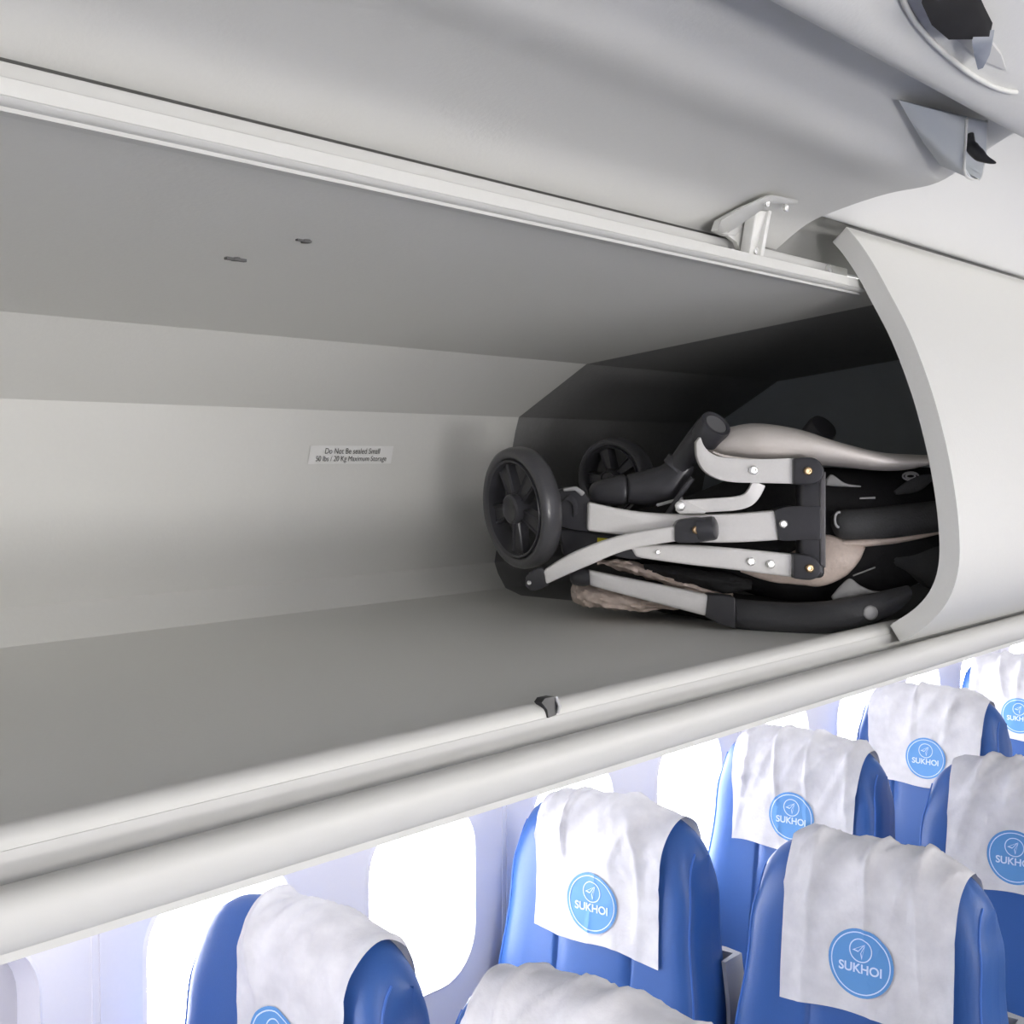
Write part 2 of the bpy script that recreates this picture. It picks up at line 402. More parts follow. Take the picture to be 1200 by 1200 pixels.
# raised door of the open bin
door = empty('door', (.3, .6, EYE.z+.3)); door.parent = ob; door.location = Vector((.3, .6, EYE.z+.3))-ob.location
dp = [at_X(x, y, XD) for x, y in ((945, 263), (985, 245), (1040, 227), (1100, 213.5))]
dd = [(HG[0]-.002, HG[1]+.000)]+[(v.y, v.z-EYE.z) for v in dp]+[(.525, .318), (.485, .336), (.455, .331)]
inner = P(catmull([(*p, 0) for p in dd], 6))
bm = bmesh.new(); extrude_x(bm, thick(inner, -.014), LX, XD, closed=True); bevel(bm, .003, 2, 60)
link('inner_panel', bm, PLASTIC, door, sharp=45)
lipd = catmull([(.455, .325), (.442, .305), (.430, .2945), (.416, .294), (.395, .303), (.365, .321), (.335, .340), (.31, .360), (.30, .375), (.31, .388), (.34, .388)], 5)
bm = bmesh.new(); extrude_x(bm, thick(P(lipd), -.010), LX, XD+.02, closed=True); bevel(bm, .003, 2, 60)
link('door_lip', bm, PLASTIC, door, sharp=45)
print('door profile', dd, 'dprof', dprof[0], dprof[-1])
# handle recess in the lip
hl = -.0
def on_lip(px, py, lift=.0):
    r = ray(px, py)
    best = None
    for a, b in zip(lipd, lipd[1:]):
        a2, b2 = Vector((a[0], a[1])), Vector((b[0], b[1]))
        n = Vector((-(b2-a2).y, (b2-a2).x)); dn = n.x*r.y+n.y*r.z
        if abs(dn) < 1e-9: continue
        t = n.dot(a2)/dn
        y = r.y*t
        if min(a2.x, b2.x)-1e-4 <= y <= max(a2.x, b2.x)+1e-4 and t > 0 and (best is None or t < best): best = t
    if best is None: best = .30/max(r.z, .05)
    return EYE+r*best+Vector((0, -.35*lift, -lift))
ringp = [(1050, -30), (1062, 8), (1090, 45), (1130, 80), (1160, 98), (1180, 105), (1190, 106)]
bm = bmesh.new(); tube(bm, catmull([on_lip(x, y, .0015) for x, y in ringp], 6), .0022, 10); link('recess_rim', bm, PLASTIC, door)
bm = bmesh.new()
dish = [on_lip(x, y, .002) for x, y in [(1075, -25), (1090, 12), (1115, 40), (1150, 68), (1178, 80), (1172, 62), (1140, 20), (1120, -20)]]
f = bm.faces.new([bm.verts.new(p) for p in dish]); r = bmesh.ops.extrude_face_region(bm, geom=[f]); bmesh.ops.translate(bm, vec=(0, 0, .006), verts=[v for v in r['geom'] if isinstance(v, bmesh.types.BMVert)])
bmesh.ops.triangulate(bm, faces=bm.faces); link('recess', bm, FASCIA, door, sharp=50)
bm = bmesh.new()
f = bm.faces.new([bm.verts.new(on_lip(x, y, .006)) for x, y in [(1080, -25), (1092, 2), (1112, 20), (1138, 20), (1160, 18), (1150, -2), (1140, -25)]])
r = bmesh.ops.extrude_face_region(bm, geom=[f]); bmesh.ops.translate(bm, vec=(0, .002, -.010), verts=[v for v in r['geom'] if isinstance(v, bmesh.types.BMVert)])
bmesh.ops.triangulate(bm, faces=bm.faces); link('handle', bm, mat('matt_black', (.02, .02, .022), .8, spec=.1), door, sharp=50)
bm = bmesh.new()
f = bm.faces.new([bm.verts.new(on_lip(x, y, .010)) for x, y in [(1137, 20), (1140, 38), (1144, 54), (1150, 52), (1158, 36), (1160, 20)]])
r = bmesh.ops.extrude_face_region(bm, geom=[f]); bmesh.ops.translate(bm, vec=(0, .002, -.008), verts=[v for v in r['geom'] if isinstance(v, bmesh.types.BMVert)])
bmesh.ops.triangulate(bm, faces=bm.faces); link('latch_tongue', bm, mat('blue_grey_tongue', (.17, .19, .23), .4), door, sharp=50)
# triangular latch housing at the door's end
def on_door(px, py, k=1.0):
    r = ray(px, py); best = None
    for a, b in zip(inner, inner[1:]):
        a2, b2 = Vector((a[0], a[1])), Vector((b[0], b[1])); n = Vector((-(b2-a2).y, (b2-a2).x)); dn = n.x*r.y+n.y*r.z
        if abs(dn) < 1e-9: continue
        t = n.dot(a2)/dn; y = r.y*t
        if min(a2.x, b2.x)-1e-4 <= y <= max(a2.x, b2.x)+1e-4 and t > 0 and (best is None or t < best): best = t
    return EYE+r*(best or 1.2)*k
bm = bmesh.new()
near = [on_door(x, y, k) for x, y, k in ((1133, 139, .950), (1131, 175, .94), (1130, 200, .93), (1136, 209, .932))]
far = [on_door(x, y, k) for x, y, k in ((1156, 142, .975), (1155, 175, .965), (1151, 202, .955), (1147, 210, .95))]
tip = [on_door(x, y, k) for x, y, k in ((1053, 117, .985), (1064, 137, .985), (1082, 167, .98), (1102, 194, .97))]
tipf = [on_door(x, y, .999) for x, y in ((1056, 117), (1067, 137), (1085, 167), (1106, 196))]
N_ = [bm.verts.new(p) for p in near]; F_ = [bm.verts.new(p) for p in far]; T_ = [bm.verts.new(p) for p in tip]; G_ = [bm.verts.new(p) for p in tipf]
for k in range(3):
    bm.faces.new((T_[k], T_[k+1], N_[k+1], N_[k])); bm.faces.new((G_[k], F_[k], F_[k+1], G_[k+1])); bm.faces.new((T_[k], G_[k], G_[k+1], T_[k+1]))
bm.faces.new((T_[3], G_[3], F_[3], N_[3])); bm.faces.new((T_[0], N_[0], F_[0], G_[0]))
hs = link('latch_housing', bm, GREYBLUE, door, sharp=45)
b2 = bmesh.new(); tube(b2, catmull([near[0], near[1], near[2], near[3], far[3], far[2], far[1], far[0]], 4), .0014, 8); link('housing_rim', b2, TRIM, door)
sm = hs.modifiers.new('thickness', 'SOLIDIFY'); sm.thickness = .0025; sm.offset = -1
bm = bmesh.new()
hk = [EYE+ray(x, y)*(near[1]-EYE).dot(fwd)*k for x, y, k in ((1136, 158, 1.01), (1139, 172, 1.0), (1147, 181, .995), (1156, 187, .99), (1167, 191, .985))]
tube(bm, catmull(hk, 4), [.0045]*4+[.0062]*5+[.0058, .005, .0042, .0036, .003, .0024, .0016, .0008], 10); link('latch_hook', bm, BLACK, door)
# hinge bracket near the door's end
YB = .742
br = empty('hinge_bracket', at_Y(888, 270, YB)); br.parent = ob; br.location = at_Y(888, 270, YB)-ob.location
HINGE_Y = lambda x: 72+.2535*x
def brk(x, y, Y, k):
    if y > HINGE_Y(x)-14: return at_Y(x, y, Y)
    p = on_door(x, y, .985); q = at_Y(x, y, Y)
    return p if (p-EYE).length < (q-EYE).length else q
def plate(pix, Y, t, name, m, par, w=.0012):
    b = bmesh.new(); f = b.faces.new([b.verts.new(brk(x, y, Y, 0)) for x, y in pix])
    r = bmesh.ops.extrude_face_region(b, geom=[f]); bmesh.ops.translate(b, vec=(0, t, 0), verts=[v for v in r['geom'] if isinstance(v, bmesh.types.BMVert)])
    bmesh.ops.recalc_face_normals(b, faces=b.faces); bevel(b, w, 2, 40)
    return link(name, b, m, par, sharp=40)
plate([(886, 246), (903, 248), (893, 300), (879, 298)], YB-.018, .006, 'web', TRIM, br)
plate([(886, 245), (889, 245), (882, 299), (878, 298)], YB-.024, .012, 'flange', TRIM, br)
plate([(901, 246), (905, 247), (895, 301), (891, 300)], YB-.024, .012, 'flange', TRIM, br)
plate([(840, 270), (846, 258), (870, 244), (904, 228), (936, 234), (936, 239), (906, 237), (880, 248), (874, 256), (866, 272), (852, 276)], YB-.010, .008, 'foot_plate', TRIM, br)
plate([(852, 275), (868, 262), (874, 256), (886, 250), (880, 298), (868, 296), (864, 284)], YB-.009, .006, 'side_plate', PLASTIC, br)
plate([(846, 274), (858, 268), (866, 259), (874, 257), (871, 267), (862, 276)], YB-.0115, .002, 'slot', FASCIA, br, .0004)
for px, py in ((856, 263), (899, 238), (921, 243), (886, 294)):
    c = brk(px, py, YB-.0115 if py < 280 else YB-.0195, 0); bm = bmesh.new(); lathe(bm, c, (0, -1, 0), [(-.002, .0042), (.001, .0042), (.002, .002), (.0012, 0)], 12); link('screw', bm, RIVET, br)

# ================================================================== STROLLER
ZR = 1.69
def zc(px): return ZR+max(0, (1000-px))*.00042
def sp(px, py, d=0): return at_d(px, py, zc(px)+d)
NV = -Vector((fwd.x, fwd.y, 0)).normalized()     # out of the frame's plane, towards the aisle
st = empty('stroller', at_d(880, 700, 1.85)); st.location.z = EYE.z+FL
tag(st, 'folded baby stroller with silver frame and beige canopy lying inside the open bin', 'stroller')
def slab(name, top, bot, d, t, m, par=None, bev=.003, n=5, smoothpts=True):
    """flat bar: upper and lower outline in the frame's plane, t thick behind it"""
    A = [sp(x, y, d) for x, y in top]; B = [sp(x, y, d) for x, y in bot]
    if smoothpts and len(A) > 2: A = catmull(A, n)
    if smoothpts and len(B) > 2: B = catmull(B, n)
    b = bmesh.new(); ring = A+B[::-1]
    f = b.faces.new([b.verts.new(p) for p in ring])
    r = bmesh.ops.extrude_face_region(b, geom=[f]); bmesh.ops.translate(b, vec=-NV*t, verts=[v for v in r['geom'] if isinstance(v, bmesh.types.BMVert)])
    bmesh.ops.recalc_face_normals(b, faces=b.faces); bevel(b, bev, 3, 50)
    return link(name, b, m, par or st, sharp=55)
def button(name, px, py, d, r, m, par=None, h=.003, hole=True):
    c = sp(px, py, d); b = bmesh.new()
    pr = [(-.004, r), (h*.7, r), (h, r*.8)]+([(h, r*.5), (h*.2, r*.4), (h*.2, 0)] if hole else [(h*1.2, r*.3), (h*1.2, 0)])
    lathe(b, c, NV, pr, 20); return link(name, b, m, par or st, sharp=50)
def loft(name, top, bot, depths, d, m, par=None, n=20, sub=5, wr=0, seed=0, wscale=30, flat=1.0):
    """rounded body between an upper and a lower outline; depths = half depth of each section"""
    T = catmull([sp(x, y, d) for x, y in top], sub); B = catmull([sp(x, y, d) for x, y in bot], sub)
    D = [v.x for v in catmull([Vector((q, 0, 0)) for q in depths], sub)]
    b = bmesh.new(); rings = []
    for p, q, dd_ in zip(T, B, D):
        c = (p+q)/2; a = (p-q)/2; ring = []
        for k in range(n):
            th = 2*PI*k/n
            ca, sa = math.cos(th), math.sin(th)
            ca = math.copysign(abs(ca)**flat, ca); sa = math.copysign(abs(sa)**flat, sa)
            v = c+a*ca+NV*dd_*sa
            if wr:
                vl = Vector(((v.dot(right)*.35+v.z*.55)*wscale, v.dot(fwd)*wscale, (v.z*1.1-v.dot(right)*.25)*wscale))
                nn = noise.noise(vl+Vector((seed, 0, 0)))+.5*noise.noise(vl*2.3+Vector((0, seed, 0)))
                v = v+(NV*sa*.9+a.normalized()*ca*.3)*wr*(abs(nn)*2-.6)
            ring.append(b.verts.new(v))
        rings.append(ring)
    for i in range(len(rings)-1):
        for k in range(n): b.faces.new((rings[i][k], rings[i][(k+1) % n], rings[i+1][(k+1) % n], rings[i+1][k]))
    b.faces.new(rings[0][::-1]); b.faces.new(rings[-1])
    return link(name, b, m, par or st, sharp=70)
def stube(name, pts, rpx, d, m, par=None, n=18, sub=4, ds=None):
    pp = [sp(x, y, d+(ds[i] if ds else 0)) for i, (x, y) in enumerate(pts)]
    rr = rpx if isinstance(rpx, list) else [rpx]*len(pts)
    R = [v.x for v in catmull([Vector((q*zc(x)/F, 0, 0)) for q, (x, y) in zip(rr, pts)], sub)]
    b = bmesh.new(); tube(b, catmull(pp, sub), R, n); return link(name, b, m, par or st, sharp=50)

def wheel(cx, cy, d, R, w, ax_img, toward, nsp, phase):
    c = at_d(cx, cy, d)
    ax = (right*ax_img[0]-up*ax_img[1]-fwd*toward).normalized()
    e = (up - ax*up.dot(ax)).normalized(); basis = (ax, e, ax.cross(e))
    root = empty('wheel', c); root.parent = st; root.location = c-st.location
    b = bmesh.new()      # tyre
    h = w/2
    pr = [(-h*.7, R*.80), (-h*.95, R*.86), (-h, R*.92), (-h*.8, R*.975), (-h*.35, R), (h*.35, R), (h*.8, R*.975), (h, R*.92), (h*.95, R*.86), (h*.7, R*.80), (-h*.7, R*.80)]
    lathe(b, c, ax, pr, 64, basis); link('tyre', b, RUBBER, root, sharp=60)
    b = bmesh.new()      # rim + spokes
    lathe(b, c, ax, [(h*.72, R*.815), (h*.98, R*.80), (h*.9, R*.765), (-h*.3, R*.72), (-h*.8, R*.74), (-h*.8, R*.815), (h*.72, R*.815)], 64, basis)
    link('rim', b, BPLAST, root, sharp=50)
    for k in range(nsp):
        b = bmesh.new(); a = phase+2*PI*k/nsp
        def q(r, da, z): return c+ax*z+r*(basis[1]*math.cos(a+da)+basis[2]*math.sin(a+da))
        # a spoke is a sunk web between two raised ribs
        r0, r1 = R*.16, R*.76
        sec0 = [(-.55, .50), (-.45, .70), (-.36, .48), (.36, .48), (.45, .70), (.55, .50), (.55, -.4), (-.55, -.4)]
        A = [b.verts.new(q(r0, s*.95, z*h)) for s, z in sec0]; B = [b.verts.new(q(r1, s*.40, z*h*.75)) for s, z in sec0]
        for i in range(8): b.faces.new((A[i], A[(i+1) % 8], B[(i+1) % 8], B[i]))
        b.faces.new(A[::-1]); b.faces.new(B)
        link('spoke', b, BPLAST, root, sharp=30)
    b = bmesh.new(); lathe(b, c, ax, [(-h*1.1, 0), (-h*1.1, R*.16), (h*.7, R*.25), (h*1.15, R*.24), (h*1.3, R*.20), (h*1.2, R*.17), (h*1.15, 0)], 32, basis)
    link('hub', b, BPLAST, root, sharp=40)
    return root
wheel(611, 595, 1.86, .0835, .031, (-.86, .12), .52, 5, .45)
wheel(722, 560, 2.03, .0600, .036, (-.62, .12), .78, 5, .3)

# black body of seat fabric between the frames
loft('seat_fabric', [(655, 610), (700, 602), (780, 590), (860, 560), (930, 548), (1010, 548), (1090, 548), (1150, 556), (1200, 570)],
     [(655, 640), (700, 655), (780, 672), (860, 690), (930, 712), (1010, 716), (1060, 690), (1120, 668), (1180, 650)],
     [.03, .05, .06, .07, .075, .075, .07, .06, .03], .125, BFAB, wr=.008, seed=3, wscale=18)
loft('lower_fabric', [(690, 672), (760, 680), (840, 694), (900, 700), (960, 700), (1030, 690)],
     [(690, 690), (760, 712), (840, 728), (900, 736), (960, 734), (1030, 718)], [.03, .05, .05, .05, .05, .02], .11, BFAB, wr=.006, seed=8, wscale=25)
# beige canopy
loft('canopy', [(822, 521), (838, 508), (858, 500), (885, 496), (930, 502), (980, 518), (1030, 530), (1080, 533), (1130, 535), (1170, 540)],
     [(826, 529), (842, 536), (860, 541), (885, 544), (930, 545), (975, 546), (1020, 551), (1055, 551), (1095, 541), (1150, 546)],
     [.012, .035, .05, .065, .075, .075, .07, .06, .05, .03], .055, BEIGE, n=28, sub=7, wr=.0012, seed=5, wscale=40)
loft('canopy_edging', [(835, 528), (850, 533), (880, 537), (920, 539), (942, 540)], [(835, 531), (850, 536.5), (880, 540), (920, 542), (942, 543)],
     [.006]*5, -.012, BEIGE, n=10)
# beige seat flap lower right
loft('seat_flap', [(868, 668), (900, 662), (940, 640), (966, 626), (990, 632), (1008, 638), (1013, 641)],
     [(868, 671), (900, 681), (940, 686), (966, 686), (990, 676), (1004, 660), (1012, 643)], [.006, .012, .02, .022, .02, .014, .006], .055, BEIGEF, n=24, sub=7, wr=.004, seed=2, wscale=35)
loft('seat_flap_band', [(985, 633), (1012, 631), (1050, 627), (1080, 621), (1105, 615), (1140, 606)], [(985, 642), (1012, 641), (1050, 637), (1080, 631), (1105, 625), (1140, 616)],
     [.008]*6, .050, BEIGEF, n=14, wr=.001, seed=6)
# crumpled beige bag at the bottom left
loft('storage_bag', [(669, 689), (676, 683), (700, 684), (740, 693), (780, 703), (800, 712)], [(669, 695), (674, 704), (700, 711), (740, 715), (775, 713), (800, 714)],
     [.008, .028, .04, .04, .03, .01], .055, BEIGEF, n=36, sub=10, wr=.011, seed=4, wscale=75)
loft('storage_bag_fold', [(700, 657), (730, 656), (760, 664), (800, 676), (840, 688), (858, 694)], [(700, 660), (730, 668), (760, 678), (800, 691), (840, 698), (858, 698)],
     [.008, .02, .025, .025, .02, .008], .065, BEIGEF, n=30, sub=9, wr=.010, seed=9, wscale=75)
loft('seat_fold', [(755, 660), (800, 664), (840, 671), (880, 678)], [(755, 668), (800, 684), (840, 692), (880, 690)], [.01, .02, .02, .01], .052, BFAB, n=24, sub=8, wr=.009, seed=12, wscale=45)
# frame bars
slab('crossing_strut', [(637, 669), (660, 654), (690, 640), (735, 626), (795, 616)], [(640, 685), (662, 675), (690, 663), (735, 645), (795, 634)], -.030, .016, SILVER, bev=.004)
slab('strut_foot', [(616, 678), (622, 671), (634, 665), (640, 669)], [(616, 686), (622, 692), (632, 691), (644, 685)], -.028, .020, BPLAST)
button('strut_rivet', 620, 683, -.029, .003, RIVET)
slab('strut_cap', [(791, 616), (797, 610), (815, 607), (826, 607)], [(791, 634), (797, 636), (815, 636), (826, 634)], -.036, .024, BPLAST, bev=.004)
b = bmesh.new(); c0 = sp(820, 621, -.026); lathe(b, c0, sp(842, 618, -.026)-c0, [(0, .016), (.017, .0155), (.020, .0145), (.022, .011), (.0225, 0)], 24); link('strut_collar', b, BPLAST, st, sharp=40)
button('brass_screw', 816, 621, -.037, .0052, BRASS)
slab('middle_rail', [(689, 588), (720, 595), (760, 601), (810, 603), (860, 602), (915, 598)], [(688, 622), (720, 626), (760, 629), (810, 635), (860, 636), (915, 633)], 0, .024, SILVER, bev=.005)
slab('middle_joint', [(908, 598), (922, 594), (940, 593), (962, 593)], [(913, 633), (922, 634), (940, 633), (962, 633)], -.006, .032, BPLAST)
button('steel_screw', 918, 614, -.007, .005, RIVET)
slab('folding_post', [(938, 545), (967, 545)], [(938, 678), (967, 678)], -.004, .036, BPLAST, bev=.006, smoothpts=False)
slab('post_lit_strip', [(961, 556), (968, 552)], [(961, 662), (968, 666)], -.0065, .020, mat('painted_lit_side', (.16, .155, .165), .4), bev=.002, smoothpts=False)  # lit side of the post, put in as a lighter grey strip
slab('upper_rail', [(821, 512), (825, 522), (832, 530), (843, 535), (860, 537), (890, 538), (932, 537)], [(816, 518), (817, 535), (824, 550), (838, 560), (858, 565), (890, 566), (932, 567)], -.022, .020, SILVER, bev=.004)
slab('upper_joint', [(930, 537), (950, 536), (960, 540), (966, 549)], [(930, 568), (950, 568), (960, 565), (966, 557)], -.030, .032, BPLAST, bev=.004)
button('brass_screw', 947, 552, -.031, .0052, BRASS); button('rivet', 883, 551, -.023, .0058, RIVET)
slab('lower_rail', [(738, 640), (800, 639), (860, 643), (932, 650)], [(745, 653), (800, 661), (860, 668), (932, 677)], -.012, .022, SILVER, bev=.004)
slab('rail_tip', [(715, 643), (735, 640), (745, 640)], [(722, 652), (738, 655), (752, 655)], -.010, .020, BPLAST)
slab('lower_joint', [(930, 649), (948, 651), (958, 656), (963, 664)], [(930, 678), (948, 680), (958, 677), (963, 671)], -.024, .030, BPLAST, bev=.004)
button('brass_screw', 949, 666, -.025, .0052, BRASS); button('rivet', 880, 658, -.013, .0055, RIVET); button('rivet', 903, 661, -.013, .0055, RIVET); button('rivet', 771, 647, -.013, .003, RIVET)
slab('bottom_rail', [(688, 668), (730, 677), (780, 687), (832, 698)], [(690, 686), (730, 697), (780, 710), (830, 723)], -.008, .026, SILVER, bev=.006)
loft('rail_cap', [(668, 671), (672, 667), (682, 666), (690, 668)], [(668, 680), (672, 685), (682, 687), (691, 686)], [.008, .013, .014, .014], -.004, BPLAST)
slab('bar_joint', [(830, 697), (845, 698), (862, 700)], [(827, 723), (845, 732), (862, 737)], -.012, .034, BPLAST, bev=.006)
loft('bumper_bar', [(858, 701), (890, 704), (930, 706), (970, 704), (1010, 698), (1045, 690), (1064, 686)], [(858, 735), (890, 742), (930, 745), (970, 742), (1010, 734), (1045, 720), (1064, 704)],
     [.019, .022, .023, .023, .022, .021, .018], .015, FOAM, n=24, sub=6)
b = bmesh.new(); lathe(b, sp(1020, 718, -.0055), NV, [(-.006, .009), (.002, .009), (.004, .007), (.004, 0)], 20); link('bar_button', b, SHELL, st, sharp=50)
# link arm
pts = [(890, 566), (884, 578), (876, 586), (862, 590), (835, 592), (800, 594)]
pathp = catmull([sp(x, y, -.006) for x, y in pts], 6); b = bmesh.new(); rows = []
for i, p in enumerate(pathp):
    d_ = (pathp[min(i+1, len(pathp)-1)]-pathp[max(i-1, 0)]).normalized(); s_ = NV.cross(d_).normalized()*.0088
    rows.append([b.verts.new(v) for v in (p-s_, p+s_, p+s_-NV*.010, p-s_-NV*.010)])
for a_, c_ in zip(rows, rows[1:]):
    for k in range(4): b.faces.new((a_[k], a_[(k+1) % 4], c_[(k+1) % 4], c_[k]))
b.faces.new(rows[0][::-1]); b.faces.new(rows[-1]); bmesh.ops.recalc_face_normals(b, faces=b.faces); bevel(b, .0015, 2, 50); link('link_arm', b, SILVER, st, sharp=45)
slab('link_tab', [(792, 592), (797, 586), (804, 588), (828, 599)], [(792, 598), (797, 602), (806, 602), (826, 602)], -.010, .006, SILVER, bev=.001, n=3)
button('pivot', 797, 593, -.011, .0068, RIVET, hole=False)
# hinge block, black lower body, label
slab('wheel_bracket', [(655, 574), (668, 572), (682, 576), (691, 585)], [(655, 616), (668, 620), (682, 622), (691, 623)], .015, .05, BPLAST, bev=.006)
slab('bracket_clip', [(660, 572), (676, 570), (686, 577)], [(660, 576), (674, 575), (682, 582)], .008, .02, SHELL, bev=.002, smoothpts=False)
slab('bracket_rib', [(662, 585), (668, 580), (676, 588), (677, 602)], [(658, 590), (664, 586), (671, 592), (672, 606)], .010, .01, BPLAST, bev=.002)
slab('frame_block', [(655, 620), (690, 622), (730, 628), (760, 632)], [(660, 652), (690, 650), (730, 652), (760, 650)], .030, .04, BPLAST, bev=.006)
slab('warning_label', [(700, 630), (722, 632)], [(700, 638), (722, 640)], .0285, .002, YELLOW, bev=.0003, smoothpts=False)
# fork arm and cap of the front wheel
loft('fork_pod', [(690, 573), (696, 565), (712, 560), (730, 556), (737, 562)], [(691, 582), (698, 590), (712, 592), (730, 592), (738, 585)], [.008, .018, .022, .022, .016], .070, BPLAST, flat=.7)
loft('fork_body', [(735, 556), (755, 551), (775, 545), (788, 534), (797, 524)], [(735, 590), (760, 592), (785, 588), (800, 570), (813, 552)], [.022, .026, .026, .024, .020], .065, BPLAST, flat=.8)
stube('fork_tube', [(797, 545), (812, 522), (830, 498)], [15, 14, 14], .055, BPLAST, ds=[0, -.01, -.02])
stube('fork_ring', [(791, 549), (797, 541)], [17, 17], .058, BPLAST)
ca = (right*.42+up*.62-fwd*.65).normalized(); c0 = sp(836, 501, .02)
b = bmesh.new(); lathe(b, c0, ca, [(-.022, .0195), (.004, .0215), (.008, .0205), (.008, .0165), (.006, .0155), (.006, 0)], 32); link('fork_cap', b, BPLAST, st, sharp=40)
b = bmesh.new(); lathe(b, c0, ca, [(.0062, .0150), (.0072, .0145), (.0072, 0)], 32); link('cap_disc', b, mat('grey_cap', (.16, .16, .17), .45), st, sharp=40)
c1 = sp(962, 504, .19)
b = bmesh.new(); lathe(b, c1, ca, [(-.045, .020), (.004, .0215), (.008, .0195), (.008, 0)], 32); link('fork_cap', b, BPLAST, st, sharp=40)
stube('brace_wire', [(812, 560), (797, 580), (782, 604)], [3.5]*3, .03, BPLAST)
stube('brace_wire', [(770, 592), (785, 588), (800, 584)], [2]*3, .03, SHELL)
# right-hand tube with ring, straps and grey fabric scraps
loft('handle_tube', [(975, 604), (984, 598), (1010, 596), (1050, 592), (1110, 585), (1160, 578)], [(975, 619), (984, 631), (1010, 632), (1050, 630), (1110, 622), (1160, 616)], [.008, .018, .020, .020, .020, .018], .045, GFAB, n=20, wr=.001)
b = bmesh.new(); ctr = sp(983, 609, .026); tube(b, [ctr+(right*math.cos(a)*.005+up*math.sin(a)*.0095) for a in [1.2+k*.3 for k in range(13)]], .0016, 8); link('tube_ring', b, SHELL, st)
loft('grey_strap', [(968, 561), (975, 556), (990, 566), (1008, 569)], [(968, 569), (980, 570), (992, 570.5), (1008, 571)], [.004]*4, .045, GREYFAB, n=10)
loft('grey_scrap', [(974, 699), (985, 686), (996, 678), (1008, 686), (1022, 692), (1035, 693)], [(977, 704), (986, 702), (998, 701), (1010, 698), (1022, 696), (1035, 694)], [.004]*6, .038, GREYFAB, n=12)
loft('webbing', [(1048, 575), (1065, 562), (1080, 556), (1092, 556)], [(1050, 580), (1068, 578), (1080, 574), (1092, 564)], [.005]*4, .050, GFAB, n=10)
loft('side_fabric', [(1012, 642), (1040, 641), (1070, 635), (1100, 628), (1140, 622)], [(1000, 676), (1030, 668), (1062, 672), (1090, 690), (1130, 680)], [.01, .02, .02, .02, .01], .075, GFAB, n=20, wr=.003, seed=21)
b = bmesh.new(); ctr = sp(1038, 558, .05)
for r_ in (.010, .006):
    tube(b, [ctr+(right*math.cos(a)*r_+up*math.sin(a)*r_*.5+right*up.x) for a in [k*2*PI/16 for k in range(17)]], .0013, 8)
link('strap_buckle', b, SHELL, st)
slab('strap_bar', [(1008, 583), (1026, 582)], [(1008, 585), (1026, 584.5)], .04, .003, GREYFAB, bev=.0003, smoothpts=False)
slab('strap_bar', [(1000, 674), (1026, 664)], [(1000, 675.5), (1026, 665.8)], .045, .003, GREYFAB, bev=.0003, smoothpts=False)

# ================================================================== SEATS
prof_ctrl = [(-.065, .46), (-.055, .60), (-.034, .75), (-.014, .88), (-.006, .97), (-.004, 1.03), (-.003, 1.09), (.003, 1.14), (.018, 1.174), (.044, 1.190), (.074, 1.186), (.098, 1.168), (.114, 1.13), (.122, 1.07), (.127, .98), (.127, .85), (.12, .70), (.11, .55), (.10, .46)]
PR = catmull([Vector((x, 0, z)) for x, z in prof_ctrl], 12)
ARC = [0.0]
for a, b in zip(PR, PR[1:]): ARC.append(ARC[-1]+(b-a).length)
SL = ARC[-1]
def prof_at(s):
    s = min(max(s, 0), SL-1e-6)
    lo, hi = 0, len(ARC)-1
    while hi-lo > 1:
        m = (lo+hi)//2
        if ARC[m] <= s: lo = m
        else: hi = m
    t = (s-ARC[lo])/(ARC[hi]-ARC[lo]); return PR[lo].lerp(PR[hi], t)
def smooth(a, b, x): t = min(max((x-a)/(b-a), 0), 1); return t*t*(3-2*t)
def half_w(z): return .238-.022*smooth(.80, 1.0, z)-.012*smooth(1.0, 1.19, z)
def mid_x(z): return .060+(z-1.01)*.075
def seat_pt(u, s, groove=True):
    """point of the backrest's skin: u across, s along the side profile"""
    p = prof_at(s); w = half_w(p.z); f = max(-1, min(1, u/w)); af = abs(f)
    e = max(0, 1-af**9)**.28
    z = p.z-smooth(1.02, 1.18, p.z)*(.022*af**2.5+.055*af**6)
    x = mid_x(p.z)+(p.x-mid_x(p.z))*e
    if s < SL*.45:
        x += .010*smooth(.55, .95, af)*-1*(1-smooth(.98, 1.0, af))*smooth(1.15, .95, p.z)   # slight side wings
        if groove and p.z < 1.0:
            for g in (-.085, .085): x += .006*math.exp(-((u-g)/.0045)**2)*smooth(1.0, .97, p.z)
    return Vector((x, f*w, z))
S_TOP = ARC[min(range(len(PR)), key=lambda i: -PR[i].z)]
def s_of_z(z): 
    for i in range(len(PR)-1):
        if PR[i].z <= z <= PR[i+1].z: return ARC[i]+(ARC[i+1]-ARC[i])*(z-PR[i].z)/(PR[i+1].z-PR[i].z)
def make_backrest(par):
    b = bmesh.new()
    fs = [-1, -.995, -.985, -.965, -.94, -.9, -.85, -.78, -.7, -.6, -.5, -.43, -.41, -.398, -.39, -.382, -.37, -.35, -.25, -.12]
    fs = fs+[0]+[-q for q in fs[::-1]]
    NS = 70; grid = []
    for i in range(NS+1):
        s = SL*i/NS; w = half_w(prof_at(s).z); grid.append([b.verts.new(seat_pt(f*w, s)) for f in fs])
    for i in range(NS):
        for k in range(len(fs)-1): b.faces.new((grid[i][k], grid[i][k+1], grid[i+1][k+1], grid[i+1][k]))
    bmesh.ops.remove_doubles(b, verts=b.verts, dist=.0003)
    return link('backrest', b, BLUE, par, sharp=60)
